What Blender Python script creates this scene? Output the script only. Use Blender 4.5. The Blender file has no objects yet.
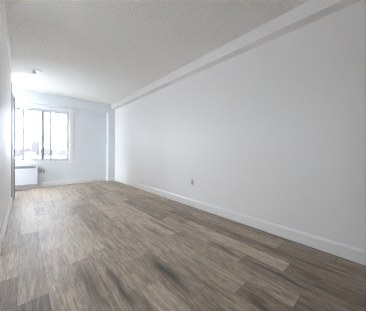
import bpy, bmesh, math, random
from mathutils import Vector

# ------------------------------------------------------------------ camera
SC = bpy.context.scene
COL = SC.collection
cam_d = bpy.data.cameras.new('camera')
cam = bpy.data.objects.new('camera', cam_d)
COL.objects.link(cam)
cam.location = (0.0, 0.0, 1.0)
YAW = 0.7235
cam.rotation_euler = (math.radians(90), -0.0010, -YAW)
cam_d.sensor_fit = 'HORIZONTAL'
cam_d.sensor_width = 36.0
cam_d.lens = 36.0 * 179.66 / 366.0
cam_d.shift_y = -(155.5 - 150.0) / 366.0
cam_d.clip_start = 0.02
cam_d.clip_end = 6000
SC.camera = cam

# ------------------------------------------------------------------ world, light, exposure
SKY = 23.0
w = bpy.data.worlds.new('overcast_sky')
SC.world = w
w.use_nodes = True
nt = w.node_tree
nt.nodes.clear()
wo = nt.nodes.new('ShaderNodeOutputWorld')
bg = nt.nodes.new('ShaderNodeBackground')
bg.inputs['Color'].default_value = (0.865, 0.925, 1.0, 1)
bg.inputs['Strength'].default_value = SKY
nt.links.new(bg.outputs[0], wo.inputs[0])

def portal(name, loc, rot, sx, sy):
    l = bpy.data.lights.new(name, 'AREA')
    l.shape = 'RECTANGLE'; l.size = sx; l.size_y = sy
    l.cycles.is_portal = True
    o = bpy.data.objects.new(name, l)
    o.location = loc; o.rotation_euler = rot
    COL.objects.link(o)
# sky portal set in the far window opening, facing into the room
portal('window_portal', (0.27, 6.30, 1.40), (math.radians(-90), 0, 0), 1.50, 1.42)
portal('added_side_window_portal', (-1.98, 5.23, 1.25), (0, math.radians(-90), 0), 1.54, 0.78)  # samples sky through the added alcove window
portal('added_bay_window_portal', (-1.98, 1.91, 1.50), (0, math.radians(-90), 0), 0.92, 0.60)  # samples sky through the window of the added bay

vs = SC.view_settings
SC.display_settings.display_device = 'sRGB'
vs.view_transform = 'Standard'
vs.look = 'None'
vs.gamma = 1.0
vs.use_curve_mapping = False
vs.exposure = 0.60
SC.cycles.pixel_filter_type = 'BLACKMAN_HARRIS'
SC.cycles.filter_width = 1.0
SC.cycles.max_bounces = 16
SC.cycles.diffuse_bounces = 12
SC.cycles.glossy_bounces = 6
SC.cycles.transparent_max_bounces = 12
SC.cycles.sample_clamp_indirect = 10

# ------------------------------------------------------------------ helpers
def new_mat(name, color, rough=0.6, spec=0.5, metal=0.0):
    m = bpy.data.materials.new(name)
    m.use_nodes = True
    b = m.node_tree.nodes['Principled BSDF']
    b.inputs['Base Color'].default_value = (*color, 1)
    b.inputs['Roughness'].default_value = rough
    b.inputs['Metallic'].default_value = metal
    b.inputs['Specular IOR Level'].default_value = spec
    return m

def add_noise(m, scale, amount, bump=0.0, bump_dist=0.002, detail=4, stretch=(1, 1, 1)):
    """own colour mottling and surface relief from object-space noise"""
    n = m.node_tree.nodes; L = m.node_tree.links
    b = n['Principled BSDF']
    base = b.inputs['Base Color'].default_value[:]
    tc = n.new('ShaderNodeTexCoord'); mp = n.new('ShaderNodeMapping')
    mp.inputs['Scale'].default_value = stretch
    L.new(tc.outputs['Object'], mp.inputs['Vector'])
    no = n.new('ShaderNodeTexNoise')
    no.inputs['Scale'].default_value = scale; no.inputs['Detail'].default_value = detail
    L.new(mp.outputs[0], no.inputs['Vector'])
    if amount:
        r = n.new('ShaderNodeValToRGB')
        r.color_ramp.elements[0].position = 0.3; r.color_ramp.elements[1].position = 0.7
        r.color_ramp.elements[0].color = tuple(c * (1 - amount) for c in base[:3]) + (1,)
        r.color_ramp.elements[1].color = tuple(min(1, c * (1 + amount)) for c in base[:3]) + (1,)
        L.new(no.outputs['Fac'], r.inputs['Fac']); L.new(r.outputs[0], b.inputs['Base Color'])
    if bump:
        bp = n.new('ShaderNodeBump')
        bp.inputs['Strength'].default_value = bump; bp.inputs['Distance'].default_value = bump_dist
        L.new(no.outputs['Fac'], bp.inputs['Height']); L.new(bp.outputs[0], b.inputs['Normal'])
    return m

def box(bm, x0, x1, y0, y1, z0, z1):
    v = [bm.verts.new((x, y, z)) for x in (x0, x1) for y in (y0, y1) for z in (z0, z1)]
    for f in ((0, 1, 3, 2), (4, 6, 7, 5), (0, 4, 5, 1), (2, 3, 7, 6), (0, 2, 6, 4), (1, 5, 7, 3)):
        bm.faces.new([v[i] for i in f])

def cyl(bm, c, r, h, axis='Z', seg=32, r2=None):
    r2 = r if r2 is None else r2
    ring = []
    for k, rr in ((0, r), (1, r2)):
        row = []
        for i in range(seg):
            a = 2 * math.pi * i / seg
            u, v, t = rr * math.cos(a), rr * math.sin(a), h * k
            p = {'Z': (u, v, t), 'Y': (u, t, v), 'X': (t, u, v)}[axis]
            row.append(bm.verts.new((c[0] + p[0], c[1] + p[1], c[2] + p[2])))
        ring.append(row)
    for i in range(seg):
        j = (i + 1) % seg
        bm.faces.new((ring[0][i], ring[0][j], ring[1][j], ring[1][i]))
    bm.faces.new(list(reversed(ring[0]))); bm.faces.new(ring[1])

def prism(bm, prof, a0, a1, axis):
    """profile [(p, q)] swept along axis X (p=y,q=z) or Y (p=x,q=z)"""
    rows = []
    for a in (a0, a1):
        rows.append([bm.verts.new((a, p, q) if axis == 'X' else (p, a, q)) for p, q in prof])
    n = len(prof)
    for i in range(n):
        j = (i + 1) % n
        bm.faces.new((rows[0][i], rows[0][j], rows[1][j], rows[1][i]))
    bm.faces.new(list(reversed(rows[0]))); bm.faces.new(rows[1])

def obj(name, bm, mat, parent=None, bevel=0.0, seg=2, smooth=False):
    bmesh.ops.recalc_face_normals(bm, faces=bm.faces[:])
    me = bpy.data.meshes.new(name); bm.to_mesh(me); bm.free()
    if smooth:
        for p in me.polygons: p.use_smooth = True
    if mat: me.materials.append(mat)
    o = bpy.data.objects.new(name, me); COL.objects.link(o)
    if parent: o.parent = parent
    if bevel:
        b = o.modifiers.new('bevel', 'BEVEL'); b.width = bevel; b.segments = seg
        b.limit_method = 'ANGLE'
    return o

def boxes(name, lst, mat, parent=None, bevel=0.0):
    bm = bmesh.new()
    for b in lst: box(bm, *b)
    return obj(name, bm, mat, parent, bevel)

def struct(o, label=None):
    o['kind'] = 'structure'
    if label: o['label'] = label
    return o

def root(name, loc=(0, 0, 0), label=None, cat=None, group=None, kind=None):
    e = bpy.data.objects.new(name, None); COL.objects.link(e); e.location = loc
    e.empty_display_size = 0.05
    if label: e['label'] = label
    if cat: e['category'] = cat
    if group: e['group'] = group
    if kind: e['kind'] = kind
    return e

# ------------------------------------------------------------------ materials
M_wall = add_noise(new_mat('wall_paint', (0.905, 0.888, 0.878), 0.55, 0.35), 260, 0.0, 0.12, 0.0006)
M_wallb = add_noise(new_mat('pale_blue_wall_paint', (0.80, 0.84, 0.875), 0.55, 0.35), 260, 0.0, 0.12, 0.0006)
M_trim = new_mat('trim_paint', (0.895, 0.885, 0.88), 0.38, 0.5)
add_noise(M_trim, 90, 0.0, 0.05, 0.0005)
M_grey = add_noise(new_mat('grey_door_paint', (0.50, 0.51, 0.55), 0.4), 60, 0.03)
M_edge = add_noise(new_mat('dark_grey_edge', (0.22, 0.22, 0.25), 0.4), 60, 0.05)
M_vinyl = add_noise(new_mat('white_window_vinyl', (0.74, 0.77, 0.80), 0.35), 60, 0.02)
M_sash = add_noise(new_mat('grey_sash_metal', (0.36, 0.38, 0.41), 0.5, 0.4), 60, 0.04)
M_rad = add_noise(new_mat('radiator_enamel', (0.62, 0.635, 0.68), 0.35), 60, 0.01)
M_grille = add_noise(new_mat('radiator_grille', (0.36, 0.41, 0.42), 0.4, 0.5, 0.3), 60, 0.05)
M_dark = add_noise(new_mat('dark_recess', (0.05, 0.05, 0.055), 0.7), 60, 0.1)
M_plate = add_noise(new_mat('outlet_plastic', (0.72, 0.72, 0.74), 0.35), 60, 0.01)
M_socket = add_noise(new_mat('socket_grey', (0.42, 0.42, 0.45), 0.4), 60, 0.02)
M_slot = new_mat('socket_slot', (0.03, 0.03, 0.03), 0.6)

# popcorn ceiling
M_ceil = new_mat('stippled_ceiling', (0.935, 0.922, 0.89), 0.9, 0.1)
n = M_ceil.node_tree.nodes; L = M_ceil.node_tree.links; b = n['Principled BSDF']
tc = n.new('ShaderNodeTexCoord')
vo = n.new('ShaderNodeTexVoronoi'); vo.inputs['Scale'].default_value = 60
no = n.new('ShaderNodeTexNoise'); no.inputs['Scale'].default_value = 42; no.inputs['Detail'].default_value = 5
L.new(tc.outputs['Object'], vo.inputs['Vector']); L.new(tc.outputs['Object'], no.inputs['Vector'])
mx = n.new('ShaderNodeMath'); mx.operation = 'SUBTRACT'
L.new(no.outputs['Fac'], mx.inputs[0])
sc_ = n.new('ShaderNodeMath'); sc_.operation = 'MULTIPLY'; sc_.inputs[1].default_value = 0.3
L.new(vo.outputs['Distance'], sc_.inputs[0]); L.new(sc_.outputs[0], mx.inputs[1])
bp = n.new('ShaderNodeBump'); bp.inputs['Strength'].default_value = 1.0; bp.inputs['Distance'].default_value = 0.028
L.new(mx.outputs[0], bp.inputs['Height']); L.new(bp.outputs[0], b.inputs['Normal'])

# thin panes: clear, and a grey tint added to dim the sky in the far window
def glass(name, tint):
    m = bpy.data.materials.new(name); m.use_nodes = True
    n = m.node_tree.nodes; L = m.node_tree.links; n.clear()
    out = n.new('ShaderNodeOutputMaterial'); mix = n.new('ShaderNodeMixShader')
    tr = n.new('ShaderNodeBsdfTransparent'); tr.inputs[0].default_value = (*tint, 1)
    gl = n.new('ShaderNodeBsdfGlossy'); gl.inputs['Roughness'].default_value = 0.02
    fr = n.new('ShaderNodeFresnel'); fr.inputs['IOR'].default_value = 1.3
    L.new(fr.outputs[0], mix.inputs[0]); L.new(tr.outputs[0], mix.inputs[1]); L.new(gl.outputs[0], mix.inputs[2])
    L.new(mix.outputs[0], out.inputs[0])
    return m
M_glass = glass('clear_window_glass', (0.95, 0.97, 0.97))
M_tint = glass('sky_dimming_glass', (0.585, 0.595, 0.605))

# ------------------------------------------------------------------ room dimensions (metres)
H = 2.469
XR = 2.215          # right wall
XL = -0.180         # left wall
YF = 6.07           # far wall
YB = -2.6           # wall behind the camera
YC = 4.65           # where the left wall ends
XA = -1.80          # left side of the window recess

# ------------------------------------------------------------------ floor: printed vinyl planks
PW, X0 = 0.163, -0.035
rows = {}
joint = {-1: 1.93, 0: 1.56, 1: 0.95, 2: 1.83, 3: 0.62, 4: 1.16, 5: 0.25, 6: 1.42, 7: 0.70, 8: 0.39,
         9: 0.88, 10: 0.56, 11: 1.10, 12: 0.74, 13: 0.30}
PL = 1.275
random.seed(11)
tone_fix = {  # (row, plank index from the measured joint) : tone
    (-1, -1): 0.12, (-1, 0): 0.50, (0, -1): 0.04, (0, 0): 0.40, (1, -1): 0.14, (1, 0): 0.50, (1, 1): .7,
    (2, -1): 0.40, (2, 0): 0.66, (3, 0): 0.50, (3, -1): 0.5, (4, -1): 0.66, (4, 0): 0.50,
    (5, 0): 0.40, (5, 1): 0.50, (6, -1): 0.48, (6, 0): 0.58, (7, -1): 0.30, (7, 0): 0.58,
    (8, -1): 0.24, (8, 0): 0.52, (8, 1): 0.78, (9, -1): 0.34, (9, 0): 0.56, (9, 1): 0.36,
    (10, -1): 0.24, (10, 0): 0.74, (10, 1): 0.40, (11, -1): 0.36, (11, 0): 0.30, (11, 1): 0.55,
    (12, 0): 0.55, (12, 1): 0.45, (13, 0): 0.4, (13, -1): 0.36, (12, -1): 0.34, (13, 1): 0.45}
# mineral streaks printed in the planks: x0,y0 -> x1,y1, half width, strength, blue(1)/brown(0)
streaks = []
def streak(p, q, wd, st, bl=0.5): streaks.append((p[0], p[1], q[0], q[1], wd, st, bl))
streak((1.525, 0.74), (1.525, 0.34), 0.013, 0.95, .9)
streak((1.32, 0.58), (1.35, 0.42), 0.009, 0.9, .5)
streak((1.14, 0.62), (1.13, 0.45), 0.030, 0.75, .4)
streak((0.88, 1.42), (0.87, 0.98), 0.040, 0.9, 1)
streak((1.02, 1.12), (1.01, 0.80), 0.022, 0.35, .6)
streak((1.53, 1.25), (1.50, 0.92), 0.026, 0.8, .2)
streak((0.53, 1.50), (0.52, 1.05), 0.022, 0.85, .7)
streak((0.57, 1.18), (0.60, 0.98), 0.030, 0.55, .3)
streak((0.37, 1.62), (0.38, 1.25), 0.045, 0.6, 1)
streak((0.08, 1.95), (0.08, 1.66), 0.016, 0.6, 1)
streak((1.86, 1.25), (1.875, 0.50), 0.030, 0.55, .0)
streak((1.36, 2.25), (1.38, 1.60), 0.030, 0.75, .1)
streak((1.18, 2.1), (1.19, 1.75), 0.030, 0.55, .2)
streak((1.66, 2.06), (1.62, 1.45), 0.025, 0.45, .2)
streak((1.02, 2.4), (1.00, 1.95), 0.030, 0.5, .8)
streak((1.98, 1.9), (1.97, 1.5), 0.025, 0.4, .1)
streak((0.70, 2.6), (0.70, 2.2), 0.028, 0.4, .8)
streak((1.72, 0.52), (1.70, 0.28), 0.03, 0.5, .2)
streak((1.90, 0.55), (1.89, 0.25), 0.03, 0.5, .2)
for i in range(60):
    sx = random.uniform(-0.15, 2.15); sy = random.uniform(2.3, 5.7)
    streak((sx, sy), (sx + random.uniform(-.015, .015), sy - random.uniform(.15, .45)),
           random.uniform(.012, .03), random.uniform(.2, .5), random.random())

verts, faces, tone, seed, uvs, stv, blv = [], [], [], [], [], [], []
import numpy as np
xs_lo = XA - 0.05; xs_hi = XR + 0.05
r0 = int(math.floor((xs_lo - X0) / PW)); r1 = int(math.ceil((xs_hi - X0) / PW))
for r in range(r0, r1):
    xa = max(X0 + r * PW, xs_lo); xb = min(X0 + (r + 1) * PW, xs_hi)
    j0 = joint.get(r, random.uniform(0, PL))
    k0 = int(math.floor((YB - 0.1 - j0) / PL)); k1 = int(math.ceil((YF + 0.1 - j0) / PL))
    for k in range(k0, k1):
        ya = max(j0 + k * PL, YB - 0.1); yb = min(j0 + (k + 1) * PL, YF + 0.1)
        if yb - ya < 1e-4: continue
        t = tone_fix.get((r, k), random.choice((0.45, 0.52, 0.58, 0.64, 0.70, 0.76)))
        sd = random.random()
        nx = 10; ny = max(1, int(round((yb - ya) / 0.04)))
        base = len(verts)
        for iy in range(ny + 1):
            for ix in range(nx + 1):
                x = xa + (xb - xa) * ix / nx; y = ya + (yb - ya) * iy / ny
                verts.append((x, y, 0.0))
                uvs.append(((x - (X0 + r * PW)) / PW, (y - (j0 + k * PL)) / PL, 0))
                s = bsum = 0.0
                for (ax, ay, bx_, by_, wd, st, bl) in streaks:
                    if not (X0 + r * PW <= (ax + bx_) / 2 < X0 + (r + 1) * PW): continue
                    tt = (y - by_) / (ay - by_)
                    if -0.25 < tt < 1.25:
                        cx = bx_ + (ax - bx_) * tt + 0.006 * math.sin(y * 23 + ax * 50)
                        prof = max(0.0, 1 - ((tt - .5) / .75) ** 2)
                        g = st * math.exp(-((x - cx) / wd) ** 2) * prof
                        s += g; bsum += g * bl
                stv.append(min(1, s)); blv.append(bsum / s if s > 1e-5 else 0)
                tone.append(t); seed.append(sd)
        for iy in range(ny):
            for ix in range(nx):
                a = base + iy * (nx + 1) + ix
                faces.append((a, a + 1, a + nx + 2, a + nx + 1))
me = bpy.data.meshes.new('floor'); me.from_pydata(verts, [], faces)
for nm, dat in (('tone', tone), ('seed', seed), ('streak', stv), ('blue', blv)):
    at = me.attributes.new(nm, 'FLOAT', 'POINT'); at.data.foreach_set('value', dat)
at = me.attributes.new('plank_uv', 'FLOAT_VECTOR', 'POINT')
at.data.foreach_set('vector', [c for v in uvs for c in v])
floor = bpy.data.objects.new('floor', me); COL.objects.link(floor); struct(floor)

M_floor = bpy.data.materials.new('grey_brown_vinyl_plank'); M_floor.use_nodes = True
n = M_floor.node_tree.nodes; L = M_floor.node_tree.links; b = n['Principled BSDF']
def att(name):
    a = n.new('ShaderNodeAttribute'); a.attribute_name = name; return a
def math_(op, a, c=None, clamp=False):
    m = n.new('ShaderNodeMath'); m.operation = op; m.use_clamp = clamp
    for i, v in enumerate((a, c)):
        if v is None: continue
        if isinstance(v, (int, float)): m.inputs[i].default_value = v
        else: L.new(v, m.inputs[i])
    return m.outputs[0]
def mixc(fac, a, c, mode='MIX'):
    m = n.new('ShaderNodeMix'); m.data_type = 'RGBA'; m.blend_type = mode
    for s, v in ((m.inputs[0], fac), (m.inputs[6], a), (m.inputs[7], c)):
        if isinstance(v, (int, float)): s.default_value = v
        elif isinstance(v, tuple): s.default_value = v
        else: L.new(v, s)
    return m.outputs[2]
tc = n.new('ShaderNodeTexCoord'); geo = tc.outputs['Object']
A_t, A_s, A_k, A_b, A_u = att('tone'), att('seed'), att('streak'), att('blue'), att('plank_uv')
off = n.new('ShaderNodeCombineXYZ')
L.new(math_('MULTIPLY', A_s.outputs['Fac'], 37.0), off.inputs[0]); L.new(math_('MULTIPLY', A_s.outputs['Fac'], 91.0), off.inputs[1])
va = n.new('ShaderNodeVectorMath'); va.operation = 'ADD'; L.new(geo, va.inputs[0]); L.new(off.outputs[0], va.inputs[1])
def grain(sx, sy, scale, detail, dist=0.0):
    mp = n.new('ShaderNodeMapping'); mp.inputs['Scale'].default_value = (sx, sy, 1)
    L.new(va.outputs[0], mp.inputs['Vector'])
    t = n.new('ShaderNodeTexNoise'); t.inputs['Scale'].default_value = scale
    t.inputs['Detail'].default_value = detail; t.inputs['Distortion'].default_value = dist
    L.new(mp.outputs[0], t.inputs['Vector']); return t.outputs['Fac']
g1 = grain(15, 1.5, 2.4, 6, 0.8)     # broad cathedral figure
g2 = grain(70, 2.6, 2.2, 5)         # fine fibres
g4 = grain(26, 9, 1.6, 5, 1.2)    # ragged knots and pores
g3 = grain(3.5, 0.8, 1.6, 2)        # drift of warm / cool
ramp = n.new('ShaderNodeValToRGB'); cr = ramp.color_ramp
cr.elements[0].position = 0.0; cr.elements[0].color = (0.115, 0.082, 0.058, 1)
cr.elements[1].position = 1.0; cr.elements[1].color = (0.72, 0.59, 0.465, 1)
e = cr.elements.new(0.35); e.color = (0.264, 0.198, 0.149, 1)
e = cr.elements.new(0.62); e.color = (0.448, 0.352, 0.270, 1)
v = math_('ADD', math_('MULTIPLY', A_t.outputs['Fac'], 0.85), 0.095)
v = math_('ADD', v, math_('MULTIPLY', math_('SUBTRACT', g1, 0.5), 0.85))
v = math_('ADD', v, math_('MULTIPLY', math_('SUBTRACT', g4, 0.5), 0.6))
v = math_('ADD', v, math_('MULTIPLY', math_('SUBTRACT', g2, 0.5), 0.7), True)
L.new(v, ramp.inputs['Fac'])
cool = mixc(1.0, ramp.outputs[0], (0.93, 1.0, 1.05, 1), 'MULTIPLY')
c1 = mixc(math_('MULTIPLY', math_('SUBTRACT', g3, 0.42), 4.0, True), ramp.outputs[0], cool)
stc = mixc(A_b.outputs['Fac'], (0.060, 0.040, 0.030, 1), (0.030, 0.034, 0.040, 1))
rag = math_('ADD', math_('ADD', math_('MULTIPLY', math_('SUBTRACT', g2, 0.5), 2.2), math_('MULTIPLY', math_('SUBTRACT', g4, 0.5), 4.0)), 1.15, True)
c2 = mixc(math_('MULTIPLY', A_k.outputs['Fac'], rag, True), c1, stc)
sep = n.new('ShaderNodeSeparateXYZ'); L.new(A_u.outputs['Vector'], sep.inputs[0])
def edge(o, wdt):
    d = math_('SUBTRACT', 0.5, math_('ABSOLUTE', math_('SUBTRACT', o, 0.5)))
    return math_('LESS_THAN', d, wdt)
seam = math_('MAXIMUM', edge(sep.outputs[0], 0.008), edge(sep.outputs[1], 0.0014))
c3 = mixc(math_('MULTIPLY', seam, 0.55), c2, (0.03, 0.026, 0.022, 1))
L.new(c3, b.inputs['Base Color'])
L.new(math_('ADD', math_('MULTIPLY', g2, 0.16), 0.42), b.inputs['Roughness'])
b.inputs['Specular IOR Level'].default_value = 0.6
bp = n.new('ShaderNodeBump'); bp.inputs['Strength'].default_value = 0.25; bp.inputs['Distance'].default_value = 0.0012
L.new(math_('SUBTRACT', g2, math_('MULTIPLY', seam, 0.8)), bp.inputs['Height']); L.new(bp.outputs[0], b.inputs['Normal'])
me.materials.append(M_floor)

# ------------------------------------------------------------------ ceiling, walls
ceil_o = struct(boxes('ceiling', [(XA - .2, XR + .2, YB - .2, YF + .25, H, H + 0.15)], M_ceil))
struct(boxes('wall_right', [(XR, XR + 0.15, YB - .2, YF, 0, H)], M_wall))
struct(boxes('wall_left', [(XL - 0.12, XL, YB - .2, 1.10, 0, H), (XL - 0.12, XL, 2.40, YC, 0, H)], M_wall))
SY0, SY1, SZ0, SZ1 = 4.86, 5.60, 0.50, 2.00      # side window added to the alcove for fill light
struct(boxes('wall_alcove_side', [(XA - .12, XA, YC - .12, SY0, 0, H), (XA - .12, XA, SY1, YF, 0, H),
                   (XA - .12, XA, SY0, SY1, 0, SZ0), (XA - .12, XA, SY0, SY1, SZ1, H)], M_wall))
struct(boxes('wall_alcove_front', [(XA, XL - 0.12, YC - 0.12, YC, 0, H)], M_wall))
WX0, WX1, WZ0, WZ1 = -0.47, 0.985, 0.685, 2.10     # opening of the far window
struct(boxes('wall_far', [(XA - .12, WX0, YF, YF + .25, 0, H), (WX1, XR + .15, YF, YF + .25, 0, H),
                   (WX0, WX1, YF, YF + .25, 0, WZ0), (WX0, WX1, YF, YF + .25, WZ1, H)], M_wallb))
struct(boxes('wall_back', [(XL - .12, XR, YB - .12, YB, 0, H)], M_wall))
# unseen bay added off the left wall to bring in fill light
KO0, KO1 = 1.10, 2.40                               # full-height opening in the left wall
KY0, KY1, KZ0, KZ1 = 1.62, 2.20, 1.05, 1.95         # its window
struct(boxes('wall_added_bay_side', [(XA - .12, XA, 0.2, KY0, 0, H), (XA - .12, XA, KY1, 2.5, 0, H),
                   (XA - .12, XA, KY0, KY1, 0, KZ0), (XA - .12, XA, KY0, KY1, KZ1, H)], M_wall))
struct(boxes('wall_added_bay_near', [(XA - .12, XL - .12, 0.08, 0.2, 0, H)], M_wall))
struct(boxes('wall_added_bay_far', [(XA - .12, XL - .12, 2.5, 2.62, 0, H)], M_wall))

# dropped beam over the window wall, pier in the right corner, soffit along the right wall
struct(boxes('trim_1', [(XA, XR, 5.87, YF, 2.199, H)], M_wallb, bevel=0.004), 'dropped beam above the window wall')
struct(boxes('trim_2', [(2.005, XR, 5.87, YF, 0, 2.199)], M_wallb, bevel=0.004), 'square pier in the far right corner')
struct(boxes('trim_3', [(XR - 0.125, XR, YB, 5.87, 2.314, H)], M_wall, bevel=0.003), 'shallow soffit along the top of the right wall')
bm = bmesh.new()
prism(bm, [(XL, H), (XL, H - 0.045), (XL + 0.008, H - 0.045), (XL + 0.020, H - 0.020), (XL + 0.028, H - 0.006), (XL + 0.028, H)], YB, YC, 'Y')
struct(obj('trim_4', bm, M_trim), 'thin cornice bead along the top of the left wall')
# grey metal guard on the corner where the left wall stops
struct(boxes('trim_5', [(XL, XL + 0.006, YC - 0.035, YC + 0.006, 0.0, 2.27), (XL - 0.04, XL, YC, YC + 0.006, 0.0, 2.27)], M_edge), 'dark grey guard on the outer corner of the left wall')

# ------------------------------------------------------------------ baseboards (0.13 m high, eased top edge, small gap over the planks)
BH, BT, BG = 0.132, 0.014, 0.009
def base_x(name, xw, y0, y1, s):       # runs along Y, s = direction into the room
    bm = bmesh.new()
    prism(bm, [(xw, BG), (xw + s * BT, BG), (xw + s * BT, BH - .02), (xw + s * (BT - .004), BH - .012), (xw + s * .005, BH), (xw, BH)], y0, y1, 'Y')
    return struct(obj(name, bm, M_trim))
def base_y(name, yw, x0, x1, s=-1):
    bm = bmesh.new()
    prism(bm, [(yw, BG), (yw + s * BT, BG), (yw + s * BT, BH - .02), (yw + s * (BT - .004), BH - .012), (yw + s * .005, BH), (yw, BH)], x0, x1, 'X')
    return struct(obj(name, bm, M_trim))
base_x('baseboard_right', XR, YB, 5.87 - BT, -1)
base_x('baseboard_left', XL, 2.40, YC - 0.036, 1)
base_x('baseboard_left_near', XL, YB, 1.10, 1)
BG = 0.020
base_y('baseboard_far', YF, XA, 2.005 - BT)
BG = 0.009
base_x('baseboard_pier_side', 2.005, 5.87 - BT, YF, -1)
base_y('baseboard_pier_front', 5.87, 2.005, XR)
base_y('baseboard_back', YB, XL + BT, XR - BT, 1)

# ------------------------------------------------------------------ open door leaf where the left wall stops
d = root('door_1', (XL - 0.005, YC + 0.02, 0), 'narrow grey door leaf standing open at the end of the left wall', kind='structure')
leaf = boxes('door_panel', [(-0.02, 0.02, 0.0, 0.43, 0.010, 2.09)], M_grey, d, 0.002)
boxes('edge_strip', [(-0.022, 0.040, 0.43, 0.452, 0.010, 2.09)], M_grey, d, 0.002)
bm = bmesh.new(); cyl(bm, (0.022, 0.36, 1.0), 0.010, 0.012, 'X', 16)
obj('door_knob', bm, M_edge, d)

# ------------------------------------------------------------------ far window
win = root('window_1', (0, YF, 0), 'wide sliding window in the far wall', kind='structure')
GX0, GX1, GZ0, GZ1 = -0.42, 0.930, 0.741, 2.050
fy0, fy1 = 0.03, 0.11        # frame set just behind the wall face (local y)
boxes('window_frame', [(WX0, GX0, fy0, fy1, WZ0, WZ1), (GX1, WX1, fy0, fy1, WZ0, WZ1),
                       (GX0, GX1, fy0, fy1, WZ0, GZ0), (GX0, GX1, fy0, fy1, GZ1, WZ1)], M_vinyl, win, 0.003)
cz0, cz1, ct = 0.625, 2.175, 0.020
boxes('window_casing', [(WX0 - .09, WX0, -ct, 0, cz0, cz1), (WX1, 1.083, -ct, 0, cz0, cz1),
                        (WX0, WX1, -ct, 0, WZ1, cz1), (WX0, WX1, -ct, 0, cz0, WZ0)], M_trim, win, 0.004)
boxes('window_sill', [(WX0, WX1, -0.032, 0.03, WZ0 - 0.022, WZ0)], M_trim, win, 0.004)
def sash(x0, x1, y, wl, wr):
    s = boxes('sash', [(x0, x0 + wl, y, y + .025, GZ0, GZ1), (x1 - wr, x1, y, y + .025, GZ0, GZ1),
                       (x0 + wl, x1 - wr, y, y + .025, GZ0, GZ0 + .022), (x0 + wl, x1 - wr, y, y + .025, GZ1 - .022, GZ1)], M_sash, win, 0.002)
    boxes('pane', [(x0 + wl, x1 - wr, y + .010, y + .014, GZ0 + .022, GZ1 - .022)], M_tint, s)
    return s
sash(GX0, 0.002, 0.070, 0.03, 0.046)
sash(-0.012, 0.370, 0.042, 0.014, 0.034)
sash(0.366, 0.568, 0.070, 0.036, 0.034)
sash(0.528, GX1, 0.042, 0.040, 0.016)
boxes('latch', [(0.362, 0.380, 0.026, 0.042, 1.36, 1.44)], M_sash, win, 0.003)

# window of the added bay, unseen, lights the middle of the right wall
win2 = root('added_bay_window', (XA, 0, 0), 'unseen window added in the left bay for fill light', kind='structure')
boxes('window_frame', [(-.09, -.03, KY0, KY0 + .04, KZ0, KZ1), (-.09, -.03, KY1 - .04, KY1, KZ0, KZ1),
                       (-.09, -.03, KY0 + .04, KY1 - .04, KZ0, KZ0 + .04), (-.09, -.03, KY0 + .04, KY1 - .04, KZ1 - .04, KZ1)], M_vinyl, win2, 0.003)
boxes('pane', [(-.062, -.058, KY0 + .04, KY1 - .04, KZ0 + .04, KZ1 - .04)], M_glass, win2)

# unseen alcove window, added to brighten the far end of the room
win3 = root('added_side_window', (XA, 0, 0), 'tall unseen window added in the alcove for fill light', kind='structure')
boxes('window_frame', [(-.09, -.03, SY0, SY0 + .04, SZ0, SZ1), (-.09, -.03, SY1 - .04, SY1, SZ0, SZ1),
                       (-.09, -.03, SY0 + .04, SY1 - .04, SZ0, SZ0 + .04), (-.09, -.03, SY0 + .04, SY1 - .04, SZ1 - .04, SZ1)], M_vinyl, win3, 0.003)
boxes('pane', [(-.062, -.058, SY0 + .04, SY1 - .04, SZ0 + .04, SZ1 - .04)], M_glass, win3)

# ------------------------------------------------------------------ radiator under the window
rx0, rx1, ry0, ry1, rz0, rz1 = -0.62, 0.256, 5.925, 6.050, 0.118, 0.592
rad = root('radiator', (-0.18, 6.0, rz0), 'long white box radiator with grey top grille mounted below the window', 'radiator')
def L_(x0, x1, y0, y1, z0, z1): return (x0 + .18, x1 + .18, y0 - 6.0, y1 - 6.0, z0 - rz0, z1 - rz0)
boxes('casing', [L_(rx0, rx1 - .022, ry0 + .006, ry1, rz0 + .03, rz1 - .055), L_(rx0, rx1 - .022, ry0 + .05, ry1, rz1 - .055, rz1 - .006),
                 L_(rx0, rx1 - .022, ry1 - .012, ry1, rz1 - .006, rz1)], M_rad, rad, 0.003)
boxes('front_panel', [L_(rx0, rx1 - .022, ry0, ry0 + .006, rz0 + .012, rz1 - .055)], M_rad, rad, 0.002)
boxes('end_cap', [L_(rx1 - .022, rx1, ry0 - .002, ry1, rz0, rz1)], M_rad, rad, 0.004)
boxes('end_cap', [L_(rx0 - .022, rx0, ry0 - .002, ry1, rz0, rz1)], M_rad, rad, 0.004)
gb = []
for i in range(5):
    zz = rz1 - .055 + .004 + i * .0105
    gb.append(L_(rx0, rx1 - .022, ry0 + .004, ry0 + .020, zz, zz + .0055))
for i in range(7):
    yy = ry0 + .006 + i * .016
    gb.append(L_(rx0, rx1 - .022, yy, yy + .008, rz1 - .004, rz1))
for i in range(14):
    xx = rx0 + .03 + i * .062
    gb.append(L_(xx, xx + .004, ry0 + .006, ry0 + .050, rz1 - .055, rz1 - .004))
boxes('grille', gb, M_grille, rad)
boxes('bottom_vent', [L_(rx0, rx1 - .022, ry0 + .02, ry1 - .02, rz0 + .004, rz0 + .03)], M_dark, rad)

# ------------------------------------------------------------------ outlets
# two-gang plate right of the radiator (faces -Y)
o1 = root('wall_outlet', (0.362, YF, 0.43), 'white double-width outlet plate on the far wall beside the radiator', 'outlet')
boxes('cover_plate', [(-.058, .058, -.006, 0, -.060, .060)], M_plate, o1, 0.003)
for sx in (-.028, .028):
    s = boxes('socket', [(sx - .015, sx + .015, -.0085, -.006, -.034, .034)], M_socket, o1, 0.001)
    for dx in (-.0055, .0055):
        for z in (-.024, .012):
            boxes('slot', [(sx + dx - .0015, sx + dx + .0015, -.0092, -.0085, z, z + .010)], M_slot, s)
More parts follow.
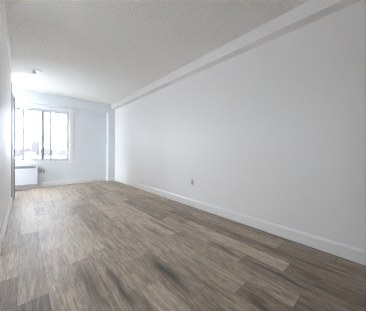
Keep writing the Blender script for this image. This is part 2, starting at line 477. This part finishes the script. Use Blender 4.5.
# single plate on the right wall (faces -X)
o2 = root('wall_outlet', (XR, 2.255, 0.435), 'small white outlet plate with grey sockets on the long right wall', 'outlet')
boxes('cover_plate', [(-.006, 0, -.036, .036, -.058, .058)], M_plate, o2, 0.003)
s = boxes('socket', [(-.0085, -.006, -.0165, .0165, -.034, .034)], M_socket, o2, 0.001)
for dy in (-.0065, .0065):
    for z in (-.024, .012):
        boxes('slot', [(-.0092, -.0085, dy - .0015, dy + .0015, z, z + .010)], M_slot, s)

# ------------------------------------------------------------------ ceiling box cover with wire stub
c = root('ceiling_cover', (0.15, 4.30, H), 'small round white ceiling cover with a dark wire stub', 'ceiling cover')
bm = bmesh.new(); cyl(bm, (0.03, -.01, -.012), 0.062, 0.012, 'Z', 32, 0.068)
obj('cover_plate', bm, M_plate, c, 0.002)
bm = bmesh.new(); cyl(bm, (-0.03, 0.0, -.060), 0.006, 0.055, 'Z', 12)
obj('wire_stub', bm, M_dark, c)
bm = bmesh.new(); cyl(bm, (0.0, 0.0, -.062), 0.017, 0.052, 'Z', 16, 0.011)
obj('wire_cap', bm, M_rad, c, 0.002)

# ------------------------------------------------------------------ outside: snowy ground and low city far below
GZ = -26.0
M_snow = add_noise(new_mat('snowy_ground', (0.90, 0.90, 0.92), 0.9, 0.1), 0.02, 0.15)
bm = bmesh.new(); box(bm, -3000, 3000, -3000, 5000, GZ - 1, GZ)
struct(obj('ground_snow', bm, M_snow))
def city_mat(name, col):
    m = new_mat(name, col, 0.8, 0.1)
    n = m.node_tree.nodes; L = m.node_tree.links
    br = n.new('ShaderNodeTexBrick'); tc = n.new('ShaderNodeTexCoord'); mp = n.new('ShaderNodeMapping')
    mp.inputs['Rotation'].default_value = (math.radians(90), 0, 0)
    mp.inputs['Scale'].default_value = (1, 1, 1)
    L.new(tc.outputs['Object'], mp.inputs[0]); L.new(mp.outputs[0], br.inputs[0])
    br.offset = 0; br.inputs['Scale'].default_value = 0.15
    br.inputs['Color1'].default_value = tuple(c * .6 for c in col) + (1,)
    br.inputs['Color2'].default_value = tuple(c * .7 for c in col) + (1,)
    br.inputs['Mortar'].default_value = (*col, 1); br.inputs['Mortar Size'].default_value = 0.3
    L.new(br.outputs[0], n['Principled BSDF'].inputs['Base Color'])
    return m
CM = [city_mat('tan_brick_facade', (0.095, 0.088, 0.086)), city_mat('grey_facade', (0.088, 0.087, 0.089)),
      city_mat('red_brick_facade', (0.098, 0.087, 0.085)), city_mat('pale_facade', (0.115, 0.112, 0.110))]
M_roof = add_noise(new_mat('flat_roof', (0.2, 0.2, 0.2), 0.9), 0.1, 0.1)
#          x,   y,    w,  d,  height above ground, material, word
city = [(38, 1040, 26, 24, 62.0, 0, 'tall tan apartment tower rising above the low skyline'),
        (-40, 960, 52, 30, 27.0, 1, 'wide grey block at the left end of the skyline'),
        (2, 1100, 44, 30, 31.0, 2, 'reddish brick block between the grey block and the tall tower'),
        (72, 1000, 30, 30, 32.0, 1, 'narrow grey block just right of the tall tower'),
        (122, 1150, 60, 34, 26.0, 3, 'pale low block seen behind the narrow window bay'),
        (135, 960, 34, 28, 22.0, 2, 'low reddish brick block in front of the pale block'),
        (200, 1060, 66, 34, 29.0, 0, 'long tan block at the right side of the skyline'),
        (258, 980, 44, 30, 24.0, 1, 'low grey block at the right end of the skyline'),
        (14, 900, 40, 26, 17.0, 3, 'nearest pale block in front of the tall tower'),
        (165, 880, 44, 26, 14.0, 2, 'nearest low reddish brick building on the snowy ground')]
for x, y, ww, dd, hh, mi, lab in city:
    e = root('building', (x, y, GZ), lab, 'building')
    boxes('facade', [(-ww / 2, ww / 2, 0, dd, 0, hh)], CM[mi], e)
    boxes('roof_parapet', [(-ww / 2 - .3, ww / 2 + .3, -.3, dd + .3, hh, hh + .8)], M_roof, e)
    boxes('rooftop_plant_room', [(-ww / 6, ww / 8, dd * .3, dd * .6, hh + .8, hh + 3)], CM[mi], e)
# wooded ridge along the horizon
random.seed(5)
bm = bmesh.new()
pts = []
for i in range(121):
    x = -1500 + i * 40.0
    pts.append((x, 30 + 4 * math.sin(i * .31) + 3 * math.sin(i * .83) + random.uniform(-1.5, 1.5)))
lo_f = [bm.verts.new((x, 2400, GZ)) for x, h in pts]; up_ = [bm.verts.new((x, 2550, GZ + h)) for x, h in pts]
lo_b = [bm.verts.new((x, 2700, GZ)) for x, h in pts]
for i in range(120):
    bm.faces.new((lo_f[i], lo_f[i + 1], up_[i + 1], up_[i])); bm.faces.new((up_[i], up_[i + 1], lo_b[i + 1], lo_b[i]))
M_ridge = add_noise(new_mat('wooded_ridge', (0.11, 0.109, 0.112), 0.95, 0.05), 0.02, 0.2)
struct(obj('ground_ridge', bm, M_ridge))
